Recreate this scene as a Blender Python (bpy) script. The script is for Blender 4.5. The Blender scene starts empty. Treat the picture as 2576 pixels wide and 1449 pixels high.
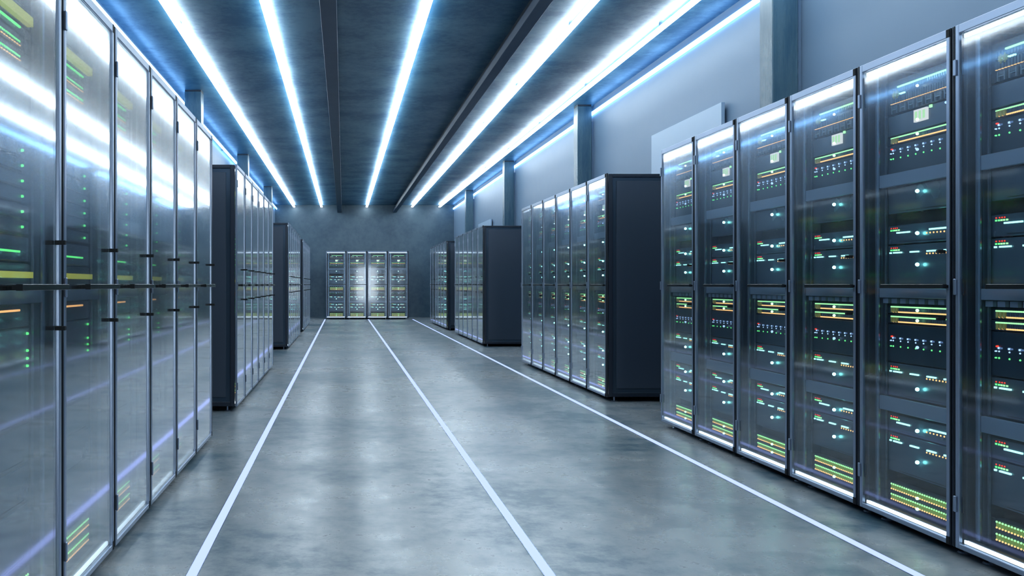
import bpy, math, random
from mathutils import Vector
random.seed(7)
S = bpy.context.scene
COL = S.collection

# ------------------------------------------------------------------ camera, world, exposure
cam_d = bpy.data.cameras.new('camera')
cam = bpy.data.objects.new('camera', cam_d)
COL.objects.link(cam)
cam.location = (0, 0, 1.03)
cam.rotation_euler = (math.pi / 2, 0, 0)
cam_d.sensor_width = 36.0
cam_d.lens = 2168.0 / 2576.0 * 36.0
cam_d.shift_x = (1288 - 864) / 2576.0
cam_d.shift_y = -(724.5 - 715) / 2576.0
cam_d.clip_start = 0.05
cam_d.clip_end = 100
S.camera = cam

S.view_settings.view_transform = 'Standard'
S.view_settings.look = 'None'
S.view_settings.gamma = 1.0
S.view_settings.use_curve_mapping = False
S.view_settings.exposure = 0.0
S.cycles.sample_clamp_indirect = 6.0
S.cycles.transparent_max_bounces = 12
S.cycles.caustics_refractive = False

W = bpy.data.worlds.new('world')
S.world = W
W.use_nodes = True
W.node_tree.nodes['Background'].inputs[0].default_value = (0.02, 0.03, 0.04, 1)
W.node_tree.nodes['Background'].inputs[1].default_value = 0.2

TUBE_RGB, TUBE_L = (0.80, 0.92, 1.0), 26.0        # ceiling tubes
COVE_RGB, COVE_L = (0.22, 0.52, 1.0), 10.5        # blue wall strips
FLOOR_RGB, FLOOR_L = (0.385, 0.49, 1.0), 1.68       # strips set into the floor
RACK_RGB, RACK_L = (0.72, 0.86, 1.0), 3.0         # strips inside the racks
DOOR_RGB, DOOR_L = (0.80, 0.90, 1.0), 12.0         # backlit frosted door in the rear wall

# ------------------------------------------------------------------ room numbers
XL, XR = -2.13, 3.435
YF, YB = -5.0, 26.8
ZC = 3.49
DEPTH = 0.85

# ------------------------------------------------------------------ materials
def new_mat(name):
    m = bpy.data.materials.new(name)
    m.use_nodes = True
    nt = m.node_tree
    for n in list(nt.nodes):
        nt.nodes.remove(n)
    out = nt.nodes.new('ShaderNodeOutputMaterial')
    return m, nt, out

def principled(name, rgb, rough=0.5, metal=0.0, spec=0.5, coat=0.0):
    m, nt, out = new_mat(name)
    b = nt.nodes.new('ShaderNodeBsdfPrincipled')
    b.inputs['Base Color'].default_value = (*rgb, 1)
    b.inputs['Roughness'].default_value = rough
    b.inputs['Metallic'].default_value = metal
    b.inputs['Specular IOR Level'].default_value = spec
    b.inputs['Coat Weight'].default_value = coat
    b.inputs['Coat Roughness'].default_value = 0.1
    nt.links.new(b.outputs[0], out.inputs[0])
    # a little procedural variation of the gloss so that surfaces are not perfectly even
    tc = nt.nodes.new('ShaderNodeTexCoord')
    nz = nt.nodes.new('ShaderNodeTexNoise')
    nz.inputs['Scale'].default_value = 6.0
    nz.inputs['Detail'].default_value = 3.0
    mr = nt.nodes.new('ShaderNodeMapRange')
    mr.inputs[3].default_value = max(0.02, rough * 0.94)
    mr.inputs[4].default_value = min(1.0, rough * 1.06)
    nt.links.new(tc.outputs['Object'], nz.inputs['Vector'])
    nt.links.new(nz.outputs[0], mr.inputs[0])
    nt.links.new(mr.outputs[0], b.inputs['Roughness'])
    return m

def emitter(name, rgb, strength, sampled=True):
    m, nt, out = new_mat(name)
    e = nt.nodes.new('ShaderNodeEmission')
    e.inputs[0].default_value = (*rgb, 1)
    e.inputs[1].default_value = strength
    nt.links.new(e.outputs[0], out.inputs[0])
    if not sampled:
        m.cycles.emission_sampling = 'NONE'
    return m

def glass_mat(name, rough, base=0.04, tint=(0.90, 0.95, 0.97), boost=1.0):
    """Thin clear pane: transparent body, Schlick reflection on both faces."""
    m, nt, out = new_mat(name)
    N, L = nt.nodes, nt.links
    geo = N.new('ShaderNodeNewGeometry')
    dot = N.new('ShaderNodeVectorMath'); dot.operation = 'DOT_PRODUCT'
    L.new(geo.outputs['Normal'], dot.inputs[0]); L.new(geo.outputs['Incoming'], dot.inputs[1])
    ab = N.new('ShaderNodeMath'); ab.operation = 'ABSOLUTE'; L.new(dot.outputs['Value'], ab.inputs[0])
    om = N.new('ShaderNodeMath'); om.operation = 'SUBTRACT'; om.inputs[0].default_value = 1.0; L.new(ab.outputs[0], om.inputs[1])
    pw = N.new('ShaderNodeMath'); pw.operation = 'POWER'; L.new(om.outputs[0], pw.inputs[0]); pw.inputs[1].default_value = 5.0
    ma = N.new('ShaderNodeMath'); ma.operation = 'MULTIPLY_ADD'; ma.use_clamp = True
    L.new(pw.outputs[0], ma.inputs[0]); ma.inputs[1].default_value = (1 - base) * boost; ma.inputs[2].default_value = base
    tr = N.new('ShaderNodeBsdfTransparent'); tr.inputs[0].default_value = (*tint, 1)
    g1 = N.new('ShaderNodeBsdfGlossy'); g1.inputs['Roughness'].default_value = rough[0]
    g2 = N.new('ShaderNodeBsdfGlossy'); g2.inputs['Roughness'].default_value = rough[1]
    for g in (g1, g2): g.inputs[0].default_value = (1, 1, 1, 1)
    gl = N.new('ShaderNodeMixShader'); gl.inputs[0].default_value = rough[2]
    L.new(g1.outputs[0], gl.inputs[1]); L.new(g2.outputs[0], gl.inputs[2])
    mx = N.new('ShaderNodeMixShader')
    L.new(ma.outputs[0], mx.inputs[0]); L.new(tr.outputs[0], mx.inputs[1]); L.new(gl.outputs[0], mx.inputs[2])
    L.new(mx.outputs[0], out.inputs[0])
    return m

def concrete(name, dark, light, r_lo, r_hi, scale=1.0, bump=0.15, spec=0.5, patch=0.5, stretch=(1, 1, 1), coat=0.0):
    m, nt, out = new_mat(name)
    N, L = nt.nodes, nt.links
    b = N.new('ShaderNodeBsdfPrincipled')
    b.inputs['Specular IOR Level'].default_value = spec
    b.inputs['Coat Weight'].default_value = coat
    b.inputs['Coat Roughness'].default_value = 0.12
    tc = N.new('ShaderNodeTexCoord')
    mp = N.new('ShaderNodeMapping'); mp.inputs['Scale'].default_value = stretch
    L.new(tc.outputs['Object'], mp.inputs[0])
    n1 = N.new('ShaderNodeTexNoise'); n1.inputs['Scale'].default_value = 0.9 * scale; n1.inputs['Detail'].default_value = 9; n1.inputs['Roughness'].default_value = 0.66
    n2 = N.new('ShaderNodeTexNoise'); n2.inputs['Scale'].default_value = 8.0 * scale; n2.inputs['Detail'].default_value = 8; n2.inputs['Roughness'].default_value = 0.72
    n3 = N.new('ShaderNodeTexNoise'); n3.inputs['Scale'].default_value = 70 * scale; n3.inputs['Detail'].default_value = 4
    for n in (n1, n2, n3):
        L.new(mp.outputs[0], n.inputs['Vector'])
    mul = N.new('ShaderNodeMath'); mul.operation = 'MULTIPLY_ADD'
    L.new(n2.outputs[0], mul.inputs[0]); mul.inputs[1].default_value = 0.55
    L.new(n1.outputs[0], mul.inputs[2])
    cr = N.new('ShaderNodeValToRGB')
    cr.color_ramp.elements[0].position = 0.79 - 0.12 * (1 + patch); cr.color_ramp.elements[0].color = (*dark, 1)
    cr.color_ramp.elements[1].position = 0.79 + 0.10; cr.color_ramp.elements[1].color = (*light, 1)
    mid = cr.color_ramp.elements.new(0.77)
    mid.color = (*[d * 0.42 + l * 0.58 for d, l in zip(dark, light)], 1)
    L.new(mul.outputs[0], cr.inputs[0]); L.new(cr.outputs[0], b.inputs['Base Color'])
    mr = N.new('ShaderNodeMapRange'); mr.inputs[1].default_value = 0.62; mr.inputs[2].default_value = 0.92
    mr.inputs[3].default_value = r_lo; mr.inputs[4].default_value = r_hi
    L.new(mul.outputs[0], mr.inputs[0]); L.new(mr.outputs[0], b.inputs['Roughness'])
    bp = N.new('ShaderNodeBump'); bp.inputs['Strength'].default_value = bump; bp.inputs['Distance'].default_value = 0.004
    ad = N.new('ShaderNodeMath'); ad.operation = 'MULTIPLY_ADD'
    L.new(n3.outputs[0], ad.inputs[0]); ad.inputs[1].default_value = 0.35; L.new(n2.outputs[0], ad.inputs[2])
    L.new(ad.outputs[0], bp.inputs['Height'])
    if bump > 0: L.new(bp.outputs[0], b.inputs['Normal'])
    L.new(b.outputs[0], out.inputs[0])
    return m

M = {}
M['floor'] = concrete('polished_concrete', (0.045, 0.098, 0.130), (0.335, 0.343, 0.340), 0.35, 0.25, 1.0, 0.0, 0.95, 0.25)
M['ceiling'] = concrete('ceiling_concrete', (0.011, 0.075, 0.155), (0.058, 0.155, 0.235), 0.44, 0.34, 1.8, 0.2, 0.42, 0.15)
M['back_wall'] = concrete('end_wall_concrete', (0.034, 0.072, 0.110), (0.066, 0.118, 0.155), 0.40, 0.30, 1.2, 0.2, 0.5, 0.6)
M['side_wall'] = principled('painted_wall', (0.145, 0.215, 0.30), 0.42, 0.0, 0.25)
M['pillar'] = concrete('pillar_concrete', (0.008, 0.058, 0.105), (0.065, 0.125, 0.160), 0.35, 0.25, 2.0, 0.2, 0.5, 0.8, (6, 6, 0.5))
M['beam'] = principled('beam_steel', (0.016, 0.042, 0.085), 0.45, 0.0)
M['board'] = principled('board_white', (0.30, 0.41, 0.53), 0.35)
M['bracket'] = principled('bracket_black', (0.015, 0.02, 0.03), 0.5)
M['frame'] = principled('rack_dark_metal', (0.013, 0.021, 0.035), 0.35, 0.3)
M['panel'] = principled('rack_side_panel', (0.044, 0.060, 0.085), 0.32, 0.3)
M['silver'] = principled('door_aluminium', (0.23, 0.28, 0.36), 0.30, 0.75)
M['gasket'] = principled('gasket_black', (0.010, 0.015, 0.022), 0.35, 0.2)
M['black'] = principled('black_plastic', (0.008, 0.010, 0.012), 0.22, 0.0, 0.5)
M['matte_black'] = principled('matte_black', (0.004, 0.005, 0.006), 0.6, 0.0, 0.2)
M['inner'] = principled('rack_inner_metal', (0.05, 0.08, 0.115), 0.22, 0.6)
M['rail'] = principled('mounting_rail_metal', (0.22, 0.28, 0.35), 0.22, 0.8)
M['blank'] = principled('blanking_panel_grey', (0.15, 0.19, 0.26), 0.34, 0.25)
M['server'] = principled('server_grey', (0.062, 0.090, 0.125), 0.27, 0.35)
M['dark_unit'] = principled('dark_unit_blue', (0.010, 0.024, 0.040), 0.30, 0.2)
M['slot'] = principled('card_slot_grey', (0.05, 0.08, 0.11), 0.4, 0.2)
M['clip'] = principled('cable_clip_grey', (0.13, 0.18, 0.23), 0.35, 0.2)
M['gold'] = principled('gold_connector', (0.42, 0.36, 0.09), 0.4, 0.0)
M['yellow'] = principled('yellow_glowing', (0.62, 0.58, 0.07), 0.45)
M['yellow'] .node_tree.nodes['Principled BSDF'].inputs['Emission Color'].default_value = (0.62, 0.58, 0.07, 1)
M['yellow'] .node_tree.nodes['Principled BSDF'].inputs['Emission Strength'].default_value = 0.55  # glow put into the cover strip's colour, though it is no lamp
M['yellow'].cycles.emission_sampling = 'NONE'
M['glass'] = glass_mat('door_glass', (0.062, 0.19, 0.30), 0.040, (0.92, 0.965, 0.985), 2.15)
M['tube'] = emitter('tube_light', TUBE_RGB, TUBE_L)
M['cove'] = emitter('cove_light', COVE_RGB, COVE_L)
M['floor_led'] = emitter('floor_light', FLOOR_RGB, FLOOR_L)
M['rack_led'] = emitter('rack_light', RACK_RGB, RACK_L)
M['door_glow'] = emitter('frosted_door_light', DOOR_RGB, DOOR_L)
M['led_green'] = emitter('led_green', (0.12, 0.85, 0.20), 2.2, False)
M['led_lime'] = emitter('led_lime', (0.34, 0.92, 0.34), 1.9, False)
M['led_orange'] = emitter('led_orange', (1.0, 0.50, 0.18), 2.0, False)
M['led_tick'] = emitter('led_tick', (0.45, 0.85, 0.75), 0.9, False)
M['led_red'] = emitter('led_red', (1.0, 0.06, 0.03), 1.4, False)
M['led_cyan'] = emitter('led_cyan', (0.40, 1.0, 0.95), 2.3, False)
M['led_blue'] = emitter('led_blue', (0.42, 0.62, 1.0), 1.8, False)
M['led_dimblue'] = emitter('led_dim_blue', (0.10, 0.18, 0.36), 1.0, False)
M['led_white'] = emitter('led_white', (0.80, 1.0, 0.96), 9.0, False)
M['lamp_cyan'] = emitter('lamp_cyan', (0.30, 1.0, 0.88), 20.0, False)
M['lamp_green'] = emitter('lamp_green', (0.40, 1.0, 0.45), 5.0, False)
M['olive'] = emitter('bar_olive', (0.16, 0.27, 0.06), 1.0, False)
M['screen'] = emitter('screen_white', (0.86, 0.86, 0.83), 1.0, False)
M['screen_green'] = emitter('screen_green', (0.52, 0.93, 0.48), 1.0, False)

# ------------------------------------------------------------------ mesh helpers
class MB:
    """Collects boxes, discs and prisms into one mesh."""
    def __init__(s):
        s.v, s.f, s.m, s.mats, s.smooth = [], [], [], [], []
    def mi(s, mat):
        if mat not in s.mats:
            s.mats.append(mat)
        return s.mats.index(mat)
    def box(s, x0, x1, y0, y1, z0, z1, mat, bevel=0.0):
        i = len(s.v); k = s.mi(mat)
        if bevel > 0 and min(x1 - x0, y1 - y0, z1 - z0) > 2.2 * bevel:
            b = bevel
            # chamfered box: 24 vertices
            P = []
            for sx in (0, 1):
                for sy in (0, 1):
                    for sz in (0, 1):
                        X, Y, Z = (x0, x1)[sx], (y0, y1)[sy], (z0, z1)[sz]
                        dx, dy, dz = (b, -b)[sx], (b, -b)[sy], (b, -b)[sz]
                        P += [(X, Y + dy, Z + dz), (X + dx, Y, Z + dz), (X + dx, Y + dy, Z)]
            s.v += P
            def V(sx, sy, sz, a): return i + (sx * 4 + sy * 2 + sz) * 3 + a
            F = []
            F.append([V(0,0,0,0), V(0,0,1,0), V(0,1,1,0), V(0,1,0,0)])
            F.append([V(1,0,0,0), V(1,1,0,0), V(1,1,1,0), V(1,0,1,0)])
            F.append([V(0,0,0,1), V(1,0,0,1), V(1,0,1,1), V(0,0,1,1)])
            F.append([V(0,1,0,1), V(0,1,1,1), V(1,1,1,1), V(1,1,0,1)])
            F.append([V(0,0,0,2), V(0,1,0,2), V(1,1,0,2), V(1,0,0,2)])
            F.append([V(0,0,1,2), V(1,0,1,2), V(1,1,1,2), V(0,1,1,2)])
            for sx in (0, 1):
                for sy in (0, 1):
                    q = [V(sx,sy,0,0), V(sx,sy,0,1), V(sx,sy,1,1), V(sx,sy,1,0)]
                    F.append(q if (sx ^ sy) == 0 else q[::-1])
            for sx in (0, 1):
                for sz in (0, 1):
                    q = [V(sx,0,sz,0), V(sx,1,sz,0), V(sx,1,sz,2), V(sx,0,sz,2)]
                    F.append(q if (sx ^ sz) == 0 else q[::-1])
            for sy in (0, 1):
                for sz in (0, 1):
                    q = [V(0,sy,sz,1), V(0,sy,sz,2), V(1,sy,sz,2), V(1,sy,sz,1)]
                    F.append(q if (sy ^ sz) == 0 else q[::-1])
            for sx in (0, 1):
                for sy in (0, 1):
                    for sz in (0, 1):
                        q = [V(sx,sy,sz,0), V(sx,sy,sz,2), V(sx,sy,sz,1)]
                        F.append(q if (sx ^ sy ^ sz) == 0 else q[::-1])
            s.f += F; s.m += [k] * len(F)
            return s
        s.v += [(x0, y0, z0), (x1, y0, z0), (x1, y1, z0), (x0, y1, z0), (x0, y0, z1), (x1, y0, z1), (x1, y1, z1), (x0, y1, z1)]
        F = [[i, i+3, i+2, i+1], [i+4, i+5, i+6, i+7], [i, i+1, i+5, i+4], [i+1, i+2, i+6, i+5], [i+2, i+3, i+7, i+6], [i+3, i, i+4, i+7]]
        s.f += F; s.m += [k] * 6
        return s
    def cyl(s, cx, cy, z0, z1, r, mat, n=12, r2=None):
        """vertical cylinder / cone"""
        r2 = r if r2 is None else r2
        i = len(s.v); k = s.mi(mat)
        for j in range(n):
            a = 2 * math.pi * j / n
            s.v.append((cx + r * math.cos(a), cy + r * math.sin(a), z0))
            s.v.append((cx + r2 * math.cos(a), cy + r2 * math.sin(a), z1))
        for j in range(n):
            a, b = i + 2 * j, i + 2 * ((j + 1) % n)
            s.f.append([a, b, b + 1, a + 1]); s.m.append(k)
        s.f.append([i + 2 * j for j in range(n)][::-1]); s.m.append(k)
        s.f.append([i + 2 * j + 1 for j in range(n)]); s.m.append(k)
        return s
    def dot(s, cx, cz, r, y0, y1, mat, n=7, squash=1.0):
        """little stud whose round face looks towards -y"""
        i = len(s.v); k = s.mi(mat)
        for j in range(n):
            a = 2 * math.pi * j / n
            s.v.append((cx + r * math.cos(a), y1, cz + r * squash * math.sin(a)))
            s.v.append((cx + r * 0.8 * math.cos(a), y0, cz + r * squash * 0.8 * math.sin(a)))
        for j in range(n):
            a, b = i + 2 * j, i + 2 * ((j + 1) % n)
            s.f.append([a, a + 1, b + 1, b][::-1]); s.m.append(k)
        s.f.append([i + 2 * j + 1 for j in range(n)]); s.m.append(k)
        return s
    def ball(s, cx, cy, cz, r, mat, n=10, h=6):
        i = len(s.v); k = s.mi(mat)
        s.v.append((cx, cy, cz + r))
        for a in range(1, h):
            t = math.pi * a / h
            for j in range(n):
                p = 2 * math.pi * j / n
                s.v.append((cx + r * math.sin(t) * math.cos(p), cy + r * math.sin(t) * math.sin(p), cz + r * math.cos(t)))
        s.v.append((cx, cy, cz - r))
        last = len(s.v) - 1
        for j in range(n):
            s.f.append([i, i + 1 + j, i + 1 + (j + 1) % n]); s.m.append(k)
            s.f.append([last, last - 1 - j, last - 1 - (j + 1) % n]); s.m.append(k)
        for a in range(h - 2):
            for j in range(n):
                q = i + 1 + a * n
                s.f.append([q + j, q + n + j, q + n + (j + 1) % n, q + (j + 1) % n]); s.m.append(k)
        return s
    def mesh(s, name):
        me = bpy.data.meshes.new(name)
        me.from_pydata(s.v, [], s.f)
        for mt in s.mats:
            me.materials.append(mt)
        me.polygons.foreach_set('material_index', s.m)
        me.update()
        return me
    def obj(s, name, parent=None, label=None, kind=None):
        o = bpy.data.objects.new(name, s.mesh(name))
        COL.objects.link(o)
        if parent is not None:
            o.parent = parent
        if label: o['label'] = label
        if kind: o['kind'] = kind
        return o

def empty(name, loc, rz=0.0, label=None, cat=None, group=None):
    o = bpy.data.objects.new(name, None)
    o.empty_display_size = 0.2
    COL.objects.link(o)
    o.location = loc; o.rotation_euler = (0, 0, rz)
    if label: o['label'] = label
    if cat: o['category'] = cat
    if group: o['group'] = group
    return o

def structure(o, label=None):
    o['kind'] = 'structure'
    if label: o['label'] = label
    return o

# ------------------------------------------------------------------ the room shell
T = 0.2
structure(MB().box(XL - T, XR + T, YF - T, YB + T, -T, 0, M['floor']).obj('floor'), 'polished grey-blue concrete floor with cloudy stains')
structure(MB().box(XL - T, XR + T, YF - T, YB + T, ZC, ZC + T, M['ceiling']).obj('ceiling'), 'dark mottled concrete ceiling above the light tubes')
structure(MB().box(XL - T, XL, YF, YB, 0, ZC, M['side_wall']).obj('wall_left'), 'blue-grey painted wall behind the left racks')
structure(MB().box(XR, XR + T, YF, YB, 0, ZC, M['side_wall']).obj('wall_right'), 'smooth blue-grey painted wall behind the right racks')
structure(MB().box(XL - T, XR + T, YB, YB + T, 0, ZC, M['back_wall']).obj('wall_back'), 'dark concrete end wall behind the four facing racks')
# rear wall, behind the camera, with the lit opening whose reflection shows in the doors of the end racks
DX0, DX1, DZ1 = 0.8, 2.2, 2.2
fw = MB().box(XL - T, DX0, YF - T, YF, 0, ZC, M['back_wall'])
fw.box(DX1, XR + T, YF - T, YF, 0, ZC, M['back_wall']); fw.box(DX0, DX1, YF - T, YF, DZ1, ZC, M['back_wall'])
structure(fw.obj('wall_front'), 'concrete wall behind the camera')
dr = structure(MB().box(DX0, DX1, YF - 0.12, YF - 0.10, 0.0, DZ1, M['door_glow']).obj('door_1'), 'backlit frosted glass door behind the camera')
df = MB()
for x in (DX0, (DX0 + DX1) / 2 - 0.025, DX1 - 0.05):
    df.box(x, x + 0.05, YF - 0.10, YF - 0.04, 0, DZ1, M['frame'])
df.box(DX0, DX1, YF - 0.10, YF - 0.04, DZ1 - 0.06, DZ1, M['frame'])
df.obj('door_frame', dr)

# pillars standing along both side walls
def pillar(x0, x1, y0, side, label):
    p = MB().box(x0, x1, y0, y0 + 0.2, 0, ZC - 0.02, M['pillar'], 0.006)
    p.box(x0 + 0.004, x1 - 0.004, y0 + 0.004, y0 + 0.196, ZC - 0.02, ZC, M['bracket'])
    o = structure(p.obj('pillar'), label)
    if side > 0:
        MB().box(x1, XR, y0 + 0.03, y0 + 0.17, 0, 3.26, M['side_wall']).obj('wall_bracket', o)
    else:
        MB().box(XL, x0, y0 + 0.03, y0 + 0.17, 0, 3.26, M['side_wall']).obj('wall_bracket', o)
ordn = ['nearest', 'second', 'third', 'farthest']
for k, y in enumerate((6.44, 11.80, 17.16, 22.55)):
    pillar(3.205, 3.40, y, 1, f'square concrete pillar on the right wall, {ordn[k]} of four')
for k, y in enumerate((0.2, 5.55, 10.9, 16.27, 21.64)):
    pillar(-2.01, -1.80, y, -1, f'square concrete pillar on the left wall, {["behind the camera edge","beside the front racks","nearest seen above the racks","middle one seen above the racks","farthest seen above the racks"][k]}')

# two steel trunking beams hung under the ceiling
def beam(x0, x1, wx0, wx1, label):
    b = MB().box(x0, x1, YF, YB - 0.02, 3.255, 3.338, M['beam'], 0.003)
    o = structure(b.obj('ceiling_beam'), label)
    MB().box(wx0, wx1, YF, YB - 0.02, 3.338, ZC, M['frame']).obj('web', o)
beam(-0.19, -0.055, -0.13, -0.10, 'dark steel beam hung under the ceiling left of the middle tube')
beam(1.537, 1.645, 1.615, 1.640, 'dark steel beam hung under the ceiling right of the middle tube')

# ------------------------------------------------------------------ light fittings
def tube(x, label):
    t = empty('tube_light', (x, (YF + YB) / 2, ZC), 0, label, 'light', 'linear ceiling tube lights')
    hl = (YB - YF) / 2
    MB().box(-0.028, 0.028, -hl + 0.05, hl - 0.06, -0.072, -0.046, M['tube'], 0.004).obj('diffuser', t)
    for j in range(13):
        y = -hl + 0.6 + j * 2.5
        MB().box(-0.008, 0.008, y - 0.02, y + 0.02, -0.048, 0.0, M['rail']).obj('mounting_clip', t)
    for y in (-hl + 0.04, hl - 0.06):
        MB().box(-0.03, 0.03, y, y + 0.012, -0.074, -0.044, M['rail']).obj('end_cap', t)
tube(-1.53, 'long white ceiling tube nearest the left wall')
tube(-0.68, 'long white ceiling tube second from the left wall')
tube(0.725, 'long white ceiling tube between the two dark beams')
tube(2.13, 'long white ceiling tube just right of the right beam')
tube(2.98, 'long white ceiling tube nearest the right wall')

def cove(x, label):
    t = empty('wall_strip_light', (x, (YF + YB) / 2, 3.375), 0, label, 'light', 'blue-white strip lights along the tops of the side walls')
    hl = (YB - YF) / 2
    MB().box(-0.012, 0.012, -hl + 0.02, hl - 0.02, -0.022, 0.022, M['cove'], 0.004).obj('diffuser', t)
    s = -1 if x < 0 else 1
    w = (XL if x < 0 else XR) - x
    for j in range(12):
        y = -hl + 1.3 + j * 2.68
        MB().box(min(s * 0.011, w), max(s * 0.011, w), y - 0.02, y + 0.02, -0.008, 0.008, M['rail']).obj('mounting_clip', t)
cove(-2.075, 'thin blue-white strip light along the top of the left wall')
cove(3.417, 'thin blue-white strip light along the top of the right wall')

def floor_strip(x, label):
    t = empty('floor_strip_light', (x, 0, 0), 0, label, 'light', 'white light strips set into the floor')
    MB().box(-0.0185, 0.0185, YF + 0.1, 25.26, -0.004, 0.003, M['floor_led']).obj('diffuser', t)
    MB().box(-0.0215, -0.0185, YF + 0.1, 25.26, -0.004, 0.0022, M['rail']).obj('edge_trim', t)
    MB().box(0.0185, 0.0215, YF + 0.1, 25.26, -0.004, 0.0022, M['rail']).obj('edge_trim', t)
floor_strip(-0.536, 'glowing white line in the floor beside the left racks')
floor_strip(0.729, 'glowing white line down the middle of the floor')
floor_strip(2.03, 'glowing white line in the floor beside the right racks')

# flat boards standing off the right wall above the racks
def wall_board(y0, y1, z0, z1, label):
    t = empty('wall_board', (XR, (y0 + y1) / 2, (z0 + z1) / 2), 0, label, 'board')
    hy, hz = (y1 - y0) / 2, (z1 - z0) / 2
    MB().box(-0.057, -0.025, -hy, hy, -hz, hz, M['board'], 0.002).obj('face_panel', t, 'pale blue-white flat face')
    MB().box(-0.025, 0, -hy + 0.10, hy - 0.10, -hz + 0.10, hz - 0.05, M['bracket']).obj('mounting_bracket', t)
wall_board(7.705, 9.455, 1.70, 2.658, 'large pale board fixed to the right wall above the second rack block')
wall_board(19.8, 21.6, 1.55, 2.53, 'far board on the right wall above the farthest rack block')

# ------------------------------------------------------------------ the rack
# local frame: x -0.3..0.3 left to right seen from the front, front plane y = 0, depth +y, base z = 0
def U(u): return u - 0.3
FACE = 0.063           # plane of the server fronts

def led_dots(mb, us, z, r, mat, y1=FACE, proud=0.0022, squash=1.0):
    for u in us:
        mb.dot(U(u), z, r, y1 - proud, y1, mat, 7, squash)

def lin(a, b, n):
    return [a + (b - a) * i / (n - 1) for i in range(n)]

def unit(parent, name, z0, z1, mat, u0=0.10, u1=0.50, depth=0.55, label=None, lip=True):
    m = MB().box(U(u0), U(u1), FACE, FACE + depth, z0 + 0.002, z1 - 0.002, mat, 0.002)
    # rack ears
    for a, b in ((u0 - 0.018, u0), (u1, u1 + 0.018)):
        m.box(U(a), U(b), FACE + 0.002, FACE + 0.006, z0 + 0.003, z1 - 0.003, mat)
    o = m.obj(name, parent, label)
    if lip:
        MB().box(U(u0 + 0.06), U(u1 - 0.04), FACE - 0.0015, FACE, z0 + 0.010, z0 + 0.012, M['matte_black']).box(
            U(u1 - 0.04), U(u1 - 0.038), FACE - 0.0015, FACE, z0 + 0.010, z0 + 0.018, M['matte_black']).obj('release_groove', o)
    return o

def lamp(o, z, mat=None, r=0.0075, u=0.30):
    y = FACE - 0.016
    return MB().ball(U(u), y, z, r, mat or M['lamp_cyan']).obj('status_lamp', o)

def cluster(mb, z):
    """red and green pin lights at the left end of a server"""
    for i, u in enumerate((0.108, 0.122, 0.134, 0.146, 0.160)):
        mb.box(U(u) - 0.0035, U(u) + 0.0035, FACE - 0.0025, FACE, z - 0.003, z + 0.003, M['led_lime'] if i > 1 else M['led_green'])
    led_dots(mb, (0.108, 0.124, 0.136, 0.148), z + 0.0095, 0.003, M['led_red'])

def server_lights_short(o, z):
    m = MB(); cluster(m, z + 0.008)
    m.obj('pin_lights', o, kind='stuff')
    MB().box(U(0.150), U(0.232), FACE - 0.006, FACE, z - 0.0065, z - 0.0005, M['led_cyan']).obj('light_bar', o)
    MB().box(U(0.355), U(0.458), FACE - 0.006, FACE, z - 0.0035, z + 0.0030, M['led_cyan']).obj('light_bar', o)
    m = MB(); led_dots(m, lin(0.335, 0.478, 8), z - 0.014, 0.0037, M['led_orange'])
    m.obj('amber_lights', o, kind='stuff')

def server_lights_long(o, z):
    m = MB(); cluster(m, z + 0.008)
    m.box(U(0.102), U(0.111), FACE - 0.005, FACE, z - 0.0065, z, M['led_cyan'])
    m.obj('pin_lights', o, kind='stuff')
    for a, b in ((0.128, 0.180), (0.236, 0.288), (0.340, 0.392), (0.440, 0.492)):
        MB().box(U(a), U(b), FACE - 0.006, FACE, z - 0.0060, z, M['led_cyan']).obj('light_bar', o)
    m = MB(); led_dots(m, lin(0.335, 0.485, 9), z - 0.013, 0.0037, M['led_orange'])
    m.obj('amber_lights', o, kind='stuff')

def patch_row(o, z):
    """one row of slots between green pins (top) and amber pins (bottom), three gold plugs at the left"""
    m = MB()
    us = lin(0.108, 0.492, 50)
    for u in us:
        m.box(U(u) - 0.0026, U(u) + 0.0026, FACE - 0.003, FACE, z - 0.0075, z + 0.0075, M['slot'])
    m.obj('port_slots', o, kind='stuff')
    g = MB()
    led_dots(g, us, z + 0.011, 0.0034, M['led_lime'])
    g.obj('green_pin_lights', o, kind='stuff')
    a = MB()
    led_dots(a, [u for u in us if u > 0.16] + [0.128, 0.145], z - 0.011, 0.0034, M['led_orange'], FACE - 0.003)
    a.obj('amber_pin_lights', o, kind='stuff')
    for u in (0.120, 0.136, 0.152):
        MB().box(U(u) - 0.006, U(u) + 0.006, FACE - 0.007, FACE, z - 0.013, z + 0.008, M['gold']).obj('gold_plug', o)

def glyphs(o, z, zg):
    """bay of disks: a blue mark with a dot under it, and a green dot lower down, eight times"""
    m = MB()
    for i, u in enumerate([0.122 + 0.0485 * k for k in range(8)]):
        m.box(U(u) - 0.0055, U(u) - 0.002, FACE - 0.004, FACE, z - 0.003, z + 0.003, M['led_dimblue'])
        m.box(U(u) - 0.002, U(u) + 0.006, FACE - 0.0042, FACE, z - 0.0035, z + 0.0035, M['led_blue'])
        m.box(U(u) + 0.006, U(u) + 0.016, FACE - 0.004, FACE, z - 0.003, z + 0.003, M['led_dimblue'])
        m.dot(U(u), z - 0.012, 0.0032, FACE - 0.0025, FACE, M['led_blue'])
        m.dot(U(u), zg, 0.0036, FACE - 0.0025, FACE, M['led_green'])
    m.dot(U(0.116), z + 0.006, 0.0040, FACE - 0.007, FACE, M['led_red'])
    m.dot(U(0.109), z - 0.012, 0.0028, FACE - 0.006, FACE, M['led_blue'])
    m.dot(U(0.109), zg, 0.0028, FACE - 0.006, FACE, M['led_green'])
    m.obj('disk_bay_lights', o, kind='stuff')

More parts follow.
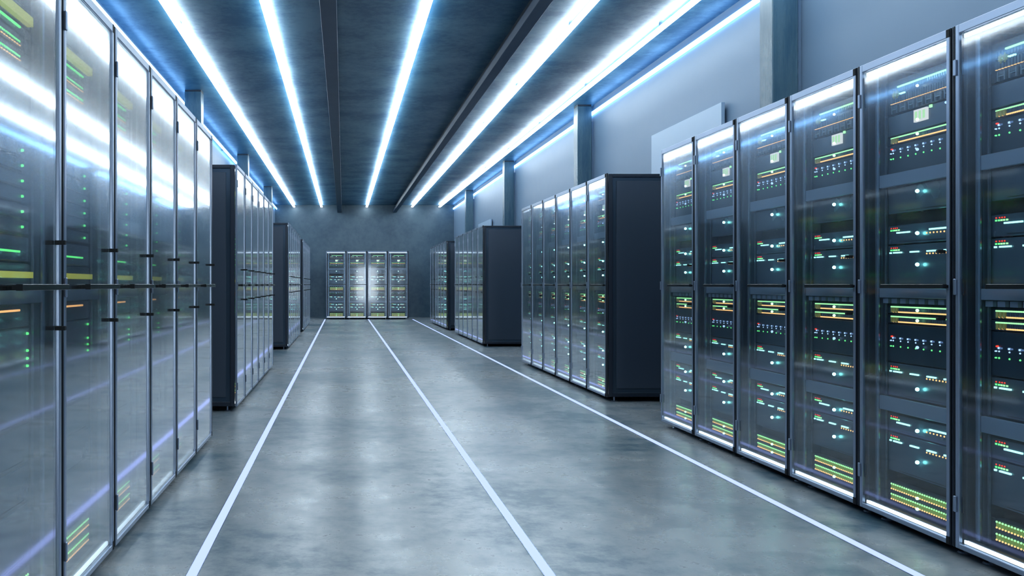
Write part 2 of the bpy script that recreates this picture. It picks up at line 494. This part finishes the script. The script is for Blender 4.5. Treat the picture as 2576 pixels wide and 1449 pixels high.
def bars_row(o, z0, z1):
    m = MB()
    for u in lin(0.116, 0.484, 27):
        m.box(U(u) - 0.0042, U(u) + 0.0042, FACE - 0.004, FACE, z0 + 0.002, z1 - 0.002, M['olive'])
        m.dot(U(u), z1 - 0.003, 0.0040, FACE - 0.007, FACE - 0.004, M['led_lime'])
        m.dot(U(u), z0 + 0.003, 0.0036, FACE - 0.007, FACE - 0.004, M['led_orange'])
    m.obj('port_lights', o, kind='stuff')

def blank(parent, z0, z1):
    MB().box(U(0.070), U(0.530), 0.034, 0.050, z0, z1, M['blank'], 0.002).obj('blanking_panel', parent)

def rack_body(r):
    """frame, panels, feet, door, strips and rails, the same for both kinds of rack"""
    D = DEPTH; w = 0.2985; f = 0.035
    fr = MB()
    for sx in (-1, 1):
        x0, x1 = (-w, -w + f) if sx < 0 else (w - f, w)
        for y0, y1 in ((0.008, 0.008 + f), (D - f, D)):
            fr.box(x0, x1, y0, y1, 0.045, 1.995, M['frame'], 0.002)
        for z0, z1 in ((0.045, 0.080), (1.967, 1.995)):
            fr.box(x0, x1, 0.008 + f, D - f, z0, z1, M['frame'], 0.002)
    for z0, z1 in ((0.045, 0.080), (1.967, 1.995)):
        for y0, y1 in ((0.012, 0.03), (D - f, D)):
            fr.box(-w + f, w - f, y0, y1, z0, z1, M['frame'])
    fr.obj('frame', r)
    for sx in (-1, 1):
        a, b = (-w + 0.016, -w + 0.020)
        c, d = (-w + 0.007, -w + 0.016)
        if sx > 0: a, b, c, d = -b, -a, -d, -c
        sp = MB().box(a, b, 0.008 + f, D - f, 0.080, 1.967, M['inner']).obj('side_panel', r)
        MB().box(c, d, 0.008 + f + 0.037, D - f - 0.037, 0.117, 1.935, M['panel'], 0.002).obj('raised_plate', sp)
        # inner lining seen through the glass
        i0, i1 = (-w + 0.0205, -w + 0.0225) if sx < 0 else (w - 0.0225, w - 0.0205)
        MB().box(i0, i1, 0.010, D - f, 0.080, 1.967, M['inner']).obj('inner_lining', r)
    MB().box(-w + f, w - f, 0.03, D - f, 1.985, 1.993, M['panel']).obj('roof_panel', r)
    MB().box(-w + f, w - f, 0.03, D - f, 0.047, 0.058, M['panel']).obj('base_panel', r)
    MB().box(-w + f, w - f, D - 0.02, D - 0.012, 0.080, 1.967, M['panel']).obj('rear_panel', r)
    # floor tray that catches the light of the lower strip
    MB().box(U(0.03), U(0.57), 0.012, 0.060, 0.0585, 0.0625, M['blank']).obj('tray', r)
    for x in (-0.235, 0.235):
        for y in (0.075, D - 0.075):
            ft = MB().cyl(x, y, 0.006, 0.048, 0.007, M['silver'], 10)
            ft.cyl(x, y, 0.0, 0.006, 0.026, M['silver'], 16, 0.022)
            ft.obj('foot', r)
    for sx in (-1, 1):
        x0, x1 = (U(0.050), U(0.072)) if sx < 0 else (U(0.528), U(0.550))
        MB().box(x0, x1, 0.026, 0.040, 0.080, 1.945, M['rail'], 0.004).box(
            (x1 - 0.003) if sx < 0 else x0, x1 if sx < 0 else (x0 + 0.003), 0.040, 0.40, 0.080, 1.945, M['inner']).obj('mounting_rail', r)
        x0, x1 = (U(0.079), U(0.086)) if sx < 0 else (U(0.514), U(0.521))
        MB().box(x0, x1, 0.052, 0.060, 0.080, 1.945, M['rail']).obj('equipment_rail', r)
    for z0, z1 in ((1.949, 1.963), (0.0635, 0.0765)):
        MB().box(U(0.028), U(0.548), 0.004, 0.012, z0, z1, M['rack_led']).obj('light_strip', r)
    # door
    d = MB()
    d.box(U(0.002), U(0.021), -0.012, 0.003, 0.042, 2.000, M['silver'], 0.002)
    d.box(U(0.553), U(0.570), -0.012, 0.003, 0.042, 2.000, M['silver'], 0.002)
    d.box(U(0.021), U(0.553), -0.012, 0.003, 1.968, 2.000, M['silver'], 0.002)
    d.box(U(0.021), U(0.553), -0.012, 0.003, 0.042, 0.062, M['silver'], 0.002)
    door = d.obj('door', r)
    MB().box(U(0.021), U(0.553), -0.006, -0.002, 0.062, 1.968, M['glass']).obj('glass_pane', door)
    g = MB().box(U(0.570), U(0.597), -0.004, 0.003, 0.042, 2.000, M['gasket'])
    g.box(U(0.5705), U(0.5755), -0.011, -0.004, 0.042, 2.000, M['gasket'])
    g.box(U(0.582), U(0.585), -0.009, -0.004, 0.042, 2.000, M['frame'])
    g.box(U(0.592), U(0.5965), -0.011, -0.004, 0.042, 2.000, M['gasket'])
    g.obj('gasket', door)
    for z in (1.968, 0.042):
        MB().box(U(0.555), U(0.5715), -0.0135, -0.011, z, z + 0.030, M['matte_black']).obj('end_cap', door)
    h = MB().box(U(0.19), U(0.57), -0.037, -0.020, 1.013, 1.030, M['black'], 0.001)
    h.box(U(0.188), U(0.1905), -0.0372, -0.0198, 1.0128, 1.0302, M['matte_black'])  # black cap paints the shade on the unlit end of the bar
    for u in (0.2, 0.555):
        h.box(U(u), U(u) + 0.012, -0.020, -0.005, 1.016, 1.027, M['matte_black'])
    h.obj('handle', door)
    for z in (1.155, 0.898):
        MB().box(U(0.531), U(0.545), -0.036, -0.006, z - 0.0065, z + 0.0065, M['matte_black'], 0.001).obj('latch_knob', door)
    for z in (1.812, 0.990, 0.176):
        hg = MB().box(U(-0.001), U(0.012), -0.019, -0.012, z, z + 0.060, M['silver'], 0.002)
        hg.box(U(0.0212), U(0.027), -0.001, 0.004, z, z + 0.060, M['frame'])
        hg.obj('hinge', door)

def server_rack():
    r = empty('server_rack', (0, 0, 0))
    rack_body(r)
    # card chassis
    o = unit(r, 'card_chassis', 1.760, 1.907, M['dark_unit'], lip=False)
    m = MB()
    for u in lin(0.112, 0.490, 27):
        m.box(U(u) - 0.0052, U(u) + 0.0052, FACE - 0.004, FACE, 1.850, 1.872, M['slot'])
        m.box(U(u) - 0.0052, U(u) + 0.0052, FACE - 0.004, FACE, 1.808, 1.836, M['slot'])
        m.box(U(u) - 0.0035, U(u) + 0.0035, FACE - 0.005, FACE, 1.8055, 1.8070, M['led_orange'])
    m.obj('card_slots', o, kind='stuff')
    MB().box(U(0.160), U(0.468), FACE - 0.009, FACE, 1.869, 1.875, M['led_lime']).obj('light_bar', o)
    m = MB()
    for u in lin(0.345, 0.467, 10):
        m.box(U(u) - 0.0008, U(u) + 0.0008, FACE - 0.0055, FACE - 0.004, 1.857, 1.869, M['led_tick'])
    m.obj('tick_lights', o, kind='stuff')
    m = MB(); led_dots(m, (0.130, 0.148, 0.175, 0.186, 0.198), 1.841, 0.0036, M['led_cyan'], FACE, 0.009)
    m.obj('pin_lights', o, kind='stuff')
    for u in (0.138, 0.157):
        MB().box(U(u) - 0.006, U(u) + 0.006, FACE - 0.012, FACE, 1.832, 1.852, M['gold']).box(
            U(u) - 0.001, U(u) + 0.001, FACE - 0.010, FACE, 1.825, 1.860, M['gold']).obj('gold_plug', o)
    lamp(o, 1.846, M['led_white'], 0.0052)
    # H shaped cable clips
    for i in range(7):
        c = 0.120 + i * 0.054
        m = MB()
        m.box(U(c), U(c + 0.004), FACE - 0.007, FACE, 1.764, 1.797, M['clip'])
        m.box(U(c + 0.032), U(c + 0.036), FACE - 0.007, FACE, 1.764, 1.797, M['clip'])
        m.box(U(c + 0.004), U(c + 0.032), FACE - 0.006, FACE, 1.779, 1.783, M['clip'])
        m.box(U(c + 0.004), U(c + 0.032), FACE - 0.004, FACE - 0.001, 1.785, 1.796, M['slot'])
        m.obj('cable_clip', o)
    # display unit
    o = unit(r, 'display_unit', 1.668, 1.758, M['server'], lip=False)
    sc = MB().box(U(0.268), U(0.345), FACE - 0.010, FACE, 1.700, 1.750, M['screen'])
    sc = sc.obj('display_screen', o, 'small white display with three green bars')
    m = MB()
    for u in (0.276, 0.300, 0.324):
        m.box(U(u), U(u + 0.014), FACE - 0.0108, FACE - 0.0098, 1.708, 1.742, M['screen_green'])
    m.box(U(0.356), U(0.368), FACE - 0.006, FACE, 1.744, 1.755, M['led_lime'])
    m.dot(U(0.452), 1.745, 0.0055, FACE - 0.007, FACE, M['led_blue'])
    m.dot(U(0.470), 1.745, 0.0055, FACE - 0.007, FACE, M['led_red'])
    m.obj('display_lights', o, kind='stuff')
    lamp(o, 1.707, M['led_white'], 0.0060)
    # patch row and disk bay
    o = unit(r, 'patch_panel', 1.628, 1.668, M['dark_unit'], lip=False)
    patch_row(o, 1.648); lamp(o, 1.648, M['lamp_green'], 0.0060)
    o = unit(r, 'disk_bay', 1.504, 1.628, M['dark_unit'], lip=False)
    glyphs(o, 1.606, 1.570); lamp(o, 1.584, M['led_blue'], 0.0060)
    blank(r, 1.448, 1.503)
    o = unit(r, 'server_unit', 1.331, 1.446, M['server']); lamp(o, 1.413)
    MB().box(U(0.10), U(0.50), FACE + 0.03, FACE + 0.05, 1.285, 1.331, M['matte_black']).obj('empty_slot', r)
    o = unit(r, 'server_unit', 1.200, 1.284, M['server']); server_lights_short(o, 1.253); lamp(o, 1.240)
    o = unit(r, 'server_unit', 1.020, 1.198, M['server']); server_lights_long(o, 1.168); lamp(o, 1.111)
    blank(r, 0.972, 1.013)
    # intake grille under the band, then two patch rows and a disk bay
    o = unit(r, 'intake_grille', 0.945, 0.972, M['matte_black'], lip=False)
    m = MB()
    for i in range(8):
        u = 0.080 + i * 0.058
        m.box(U(u), U(u + 0.036), 0.044, 0.058, 0.948, 0.969, M['blank'])
    m.obj('grille_blocks', o, kind='stuff')
    o = unit(r, 'patch_panel', 0.902, 0.943, M['dark_unit'], lip=False); patch_row(o, 0.922); lamp(o, 0.922, M['lamp_green'], 0.0065)
    o = unit(r, 'patch_panel', 0.860, 0.902, M['dark_unit'], lip=False); patch_row(o, 0.880); lamp(o, 0.880, M['lamp_green'], 0.0065)
    o = unit(r, 'disk_bay', 0.695, 0.860, M['dark_unit'], lip=False)
    glyphs(o, 0.799, 0.763); lamp(o, 0.770, M['led_blue'], 0.0065)
    o = unit(r, 'server_unit', 0.548, 0.693, M['server']); server_lights_long(o, 0.658); lamp(o, 0.598)
    blank(r, 0.486, 0.546)
    o = unit(r, 'server_unit', 0.393, 0.472, M['server']); server_lights_short(o, 0.442); lamp(o, 0.427)
    o = unit(r, 'server_unit', 0.222, 0.391, M['server']); server_lights_long(o, 0.358); lamp(o, 0.298)
    MB().box(U(0.10), U(0.50), FACE + 0.03, FACE + 0.05, 0.180, 0.220, M['matte_black']).obj('empty_slot', r)
    o = unit(r, 'port_panel', 0.092, 0.180, M['dark_unit'], lip=False)
    bars_row(o, 0.145, 0.172); bars_row(o, 0.101, 0.128)
    lamp(o, 0.150, M['lamp_green'], 0.0065); lamp(o, 0.106, M['lamp_green'], 0.0065)
    return r

def network_rack():
    r = empty('network_rack', (0, 0, 0))
    rack_body(r)
    o = unit(r, 'switch_unit', 1.830, 1.907, M['server'])
    o = unit(r, 'cable_manager', 1.782, 1.828, M['dark_unit'], lip=False)
    MB().box(U(0.075), U(0.492), 0.045, FACE, 1.788, 1.815, M['yellow']).obj('yellow_cover', o, 'bright yellow cover strip')
    o = unit(r, 'switch_unit', 1.752, 1.780, M['server'], lip=False)
    MB().box(U(0.11), U(0.43), FACE - 0.005, FACE, 1.767, 1.772, M['led_green']).obj('light_bar', o)
    for z in (1.729, 1.686):
        o = unit(r, 'patch_panel', z - 0.021, z + 0.021, M['server'], lip=False)
        m = MB(); led_dots(m, lin(0.108, 0.430, 27), z, 0.0036, M['led_green'])
        m.obj('green_pin_lights', o, kind='stuff')
        m = MB()
        for u in lin(0.11, 0.43, 18):
            m.box(U(u) - 0.005, U(u) + 0.005, FACE - 0.003, FACE, z - 0.0125, z - 0.0105, M['led_orange'])
        m.obj('amber_lights', o, kind='stuff')
    o = unit(r, 'storage_unit', 1.504, 1.662, M['server'])
    blank(r, 1.462, 1.503)
    for i in range(6):
        z = 1.418 - i * 0.0444
        o = unit(r, 'blade_server', z - 0.0215, z + 0.0215, M['server'], lip=False)
        MB().dot(U(0.447), z, 0.0045, FACE - 0.006, FACE, M['led_green']).obj('power_light', o)
        MB().box(U(0.103), U(0.43), FACE - 0.006, FACE, z - 0.0212, z - 0.0165, M['matte_black']).obj('pull_lip', o)
    o = unit(r, 'patch_panel', 1.094, 1.170, M['server'], lip=False)
    m = MB(); led_dots(m, lin(0.104, 0.430, 40), 1.124, 0.0036, M['led_green'])
    m.obj('green_pin_lights', o, kind='stuff')
    o = unit(r, 'cable_manager', 1.022, 1.092, M['dark_unit'], lip=False)
    MB().box(U(0.075), U(0.492), 0.045, FACE, 1.048, 1.066, M['yellow']).obj('yellow_cover', o, 'bright yellow cover strip')
    blank(r, 0.975, 1.013)
    o = unit(r, 'patch_panel', 0.905, 0.973, M['dark_unit'], lip=False)
    m = MB(); led_dots(m, lin(0.104, 0.430, 40), 0.955, 0.0036, M['led_orange'])
    m.obj('amber_pin_lights', o, kind='stuff')
    o = unit(r, 'storage_unit', 0.620, 0.903, M['server'])
    m = MB()
    for z in (0.895, 0.845, 0.822, 0.800):
        m.dot(U(0.487), z - 0.01, 0.0045, FACE - 0.006, FACE, M['led_green'])
    m.obj('power_lights', o, kind='stuff')
    for z0, z1 in ((0.505, 0.618), (0.390, 0.503)):
        unit(r, 'server_unit', z0, z1, M['server'])
    unit(r, 'server_unit', 0.222, 0.388, M['server'])
    o = unit(r, 'port_panel', 0.092, 0.200, M['dark_unit'], lip=False)
    bars_row(o, 0.152, 0.180); bars_row(o, 0.098, 0.126)
    return r

def children_of(root):
    return list(root.children)

def copy_tree(o, parent=None):
    c = o.copy()
    COL.objects.link(c)
    c.parent = parent
    for ch in list(o.children):
        copy_tree(ch, c)
    return c

proto = {'server': server_rack(), 'network': network_rack()}
used = {'server': False, 'network': False}
def place_rack(kind, x, y, rz, label, group):
    if used[kind]:
        r = copy_tree(proto[kind])
    else:
        r = proto[kind]; used[kind] = True
    r.location = (x, y, 0); r.rotation_euler = (0, 0, rz)
    r['label'] = label; r['category'] = 'server rack'; r['group'] = group
    return r

nth = ['nearest', 'second', 'third', 'fourth', 'fifth', 'farthest']
blockn = ['front', 'second', 'third', 'farthest']
P = 0.6
# right-hand blocks: fronts face left (-X)
for b, y0 in enumerate((2.64, 7.53, 14.20, 19.20)):
    for i in range(6):
        yc = y0 + (i + 0.5) * P
        place_rack('server', 2.31, yc, -math.pi / 2,
                   f'glass-door server rack with colourful lights, {nth[i]} of six in the right-hand {blockn[b]} block',
                   f'server racks of the {blockn[b]} block on the right')
# left-hand blocks: fronts face right (+X)
for b, y0 in enumerate((2.05, 6.95, 13.55, 18.50)):
    for i in range(6):
        yc = y0 + (i + 0.5) * P
        place_rack('network', -0.87, yc, math.pi / 2,
                   f'glass-door rack {"with a yellow strip inside" if b == 0 else "with mirror-like reflections"}, {nth[i]} of six in the left-hand {blockn[b]} block',
                   f'network racks of the {blockn[b]} block on the left')
# four racks across the end of the hall
endn = ['leftmost', 'second from left', 'third from left', 'rightmost']
for i in range(4):
    place_rack('server', -0.513 + 0.304 + i * 0.608, 25.3, 0,
               f'glass-door server rack facing us before the end wall, {endn[i]} of four',
               'server racks across the end of the hall')
print('objects', len(bpy.data.objects))
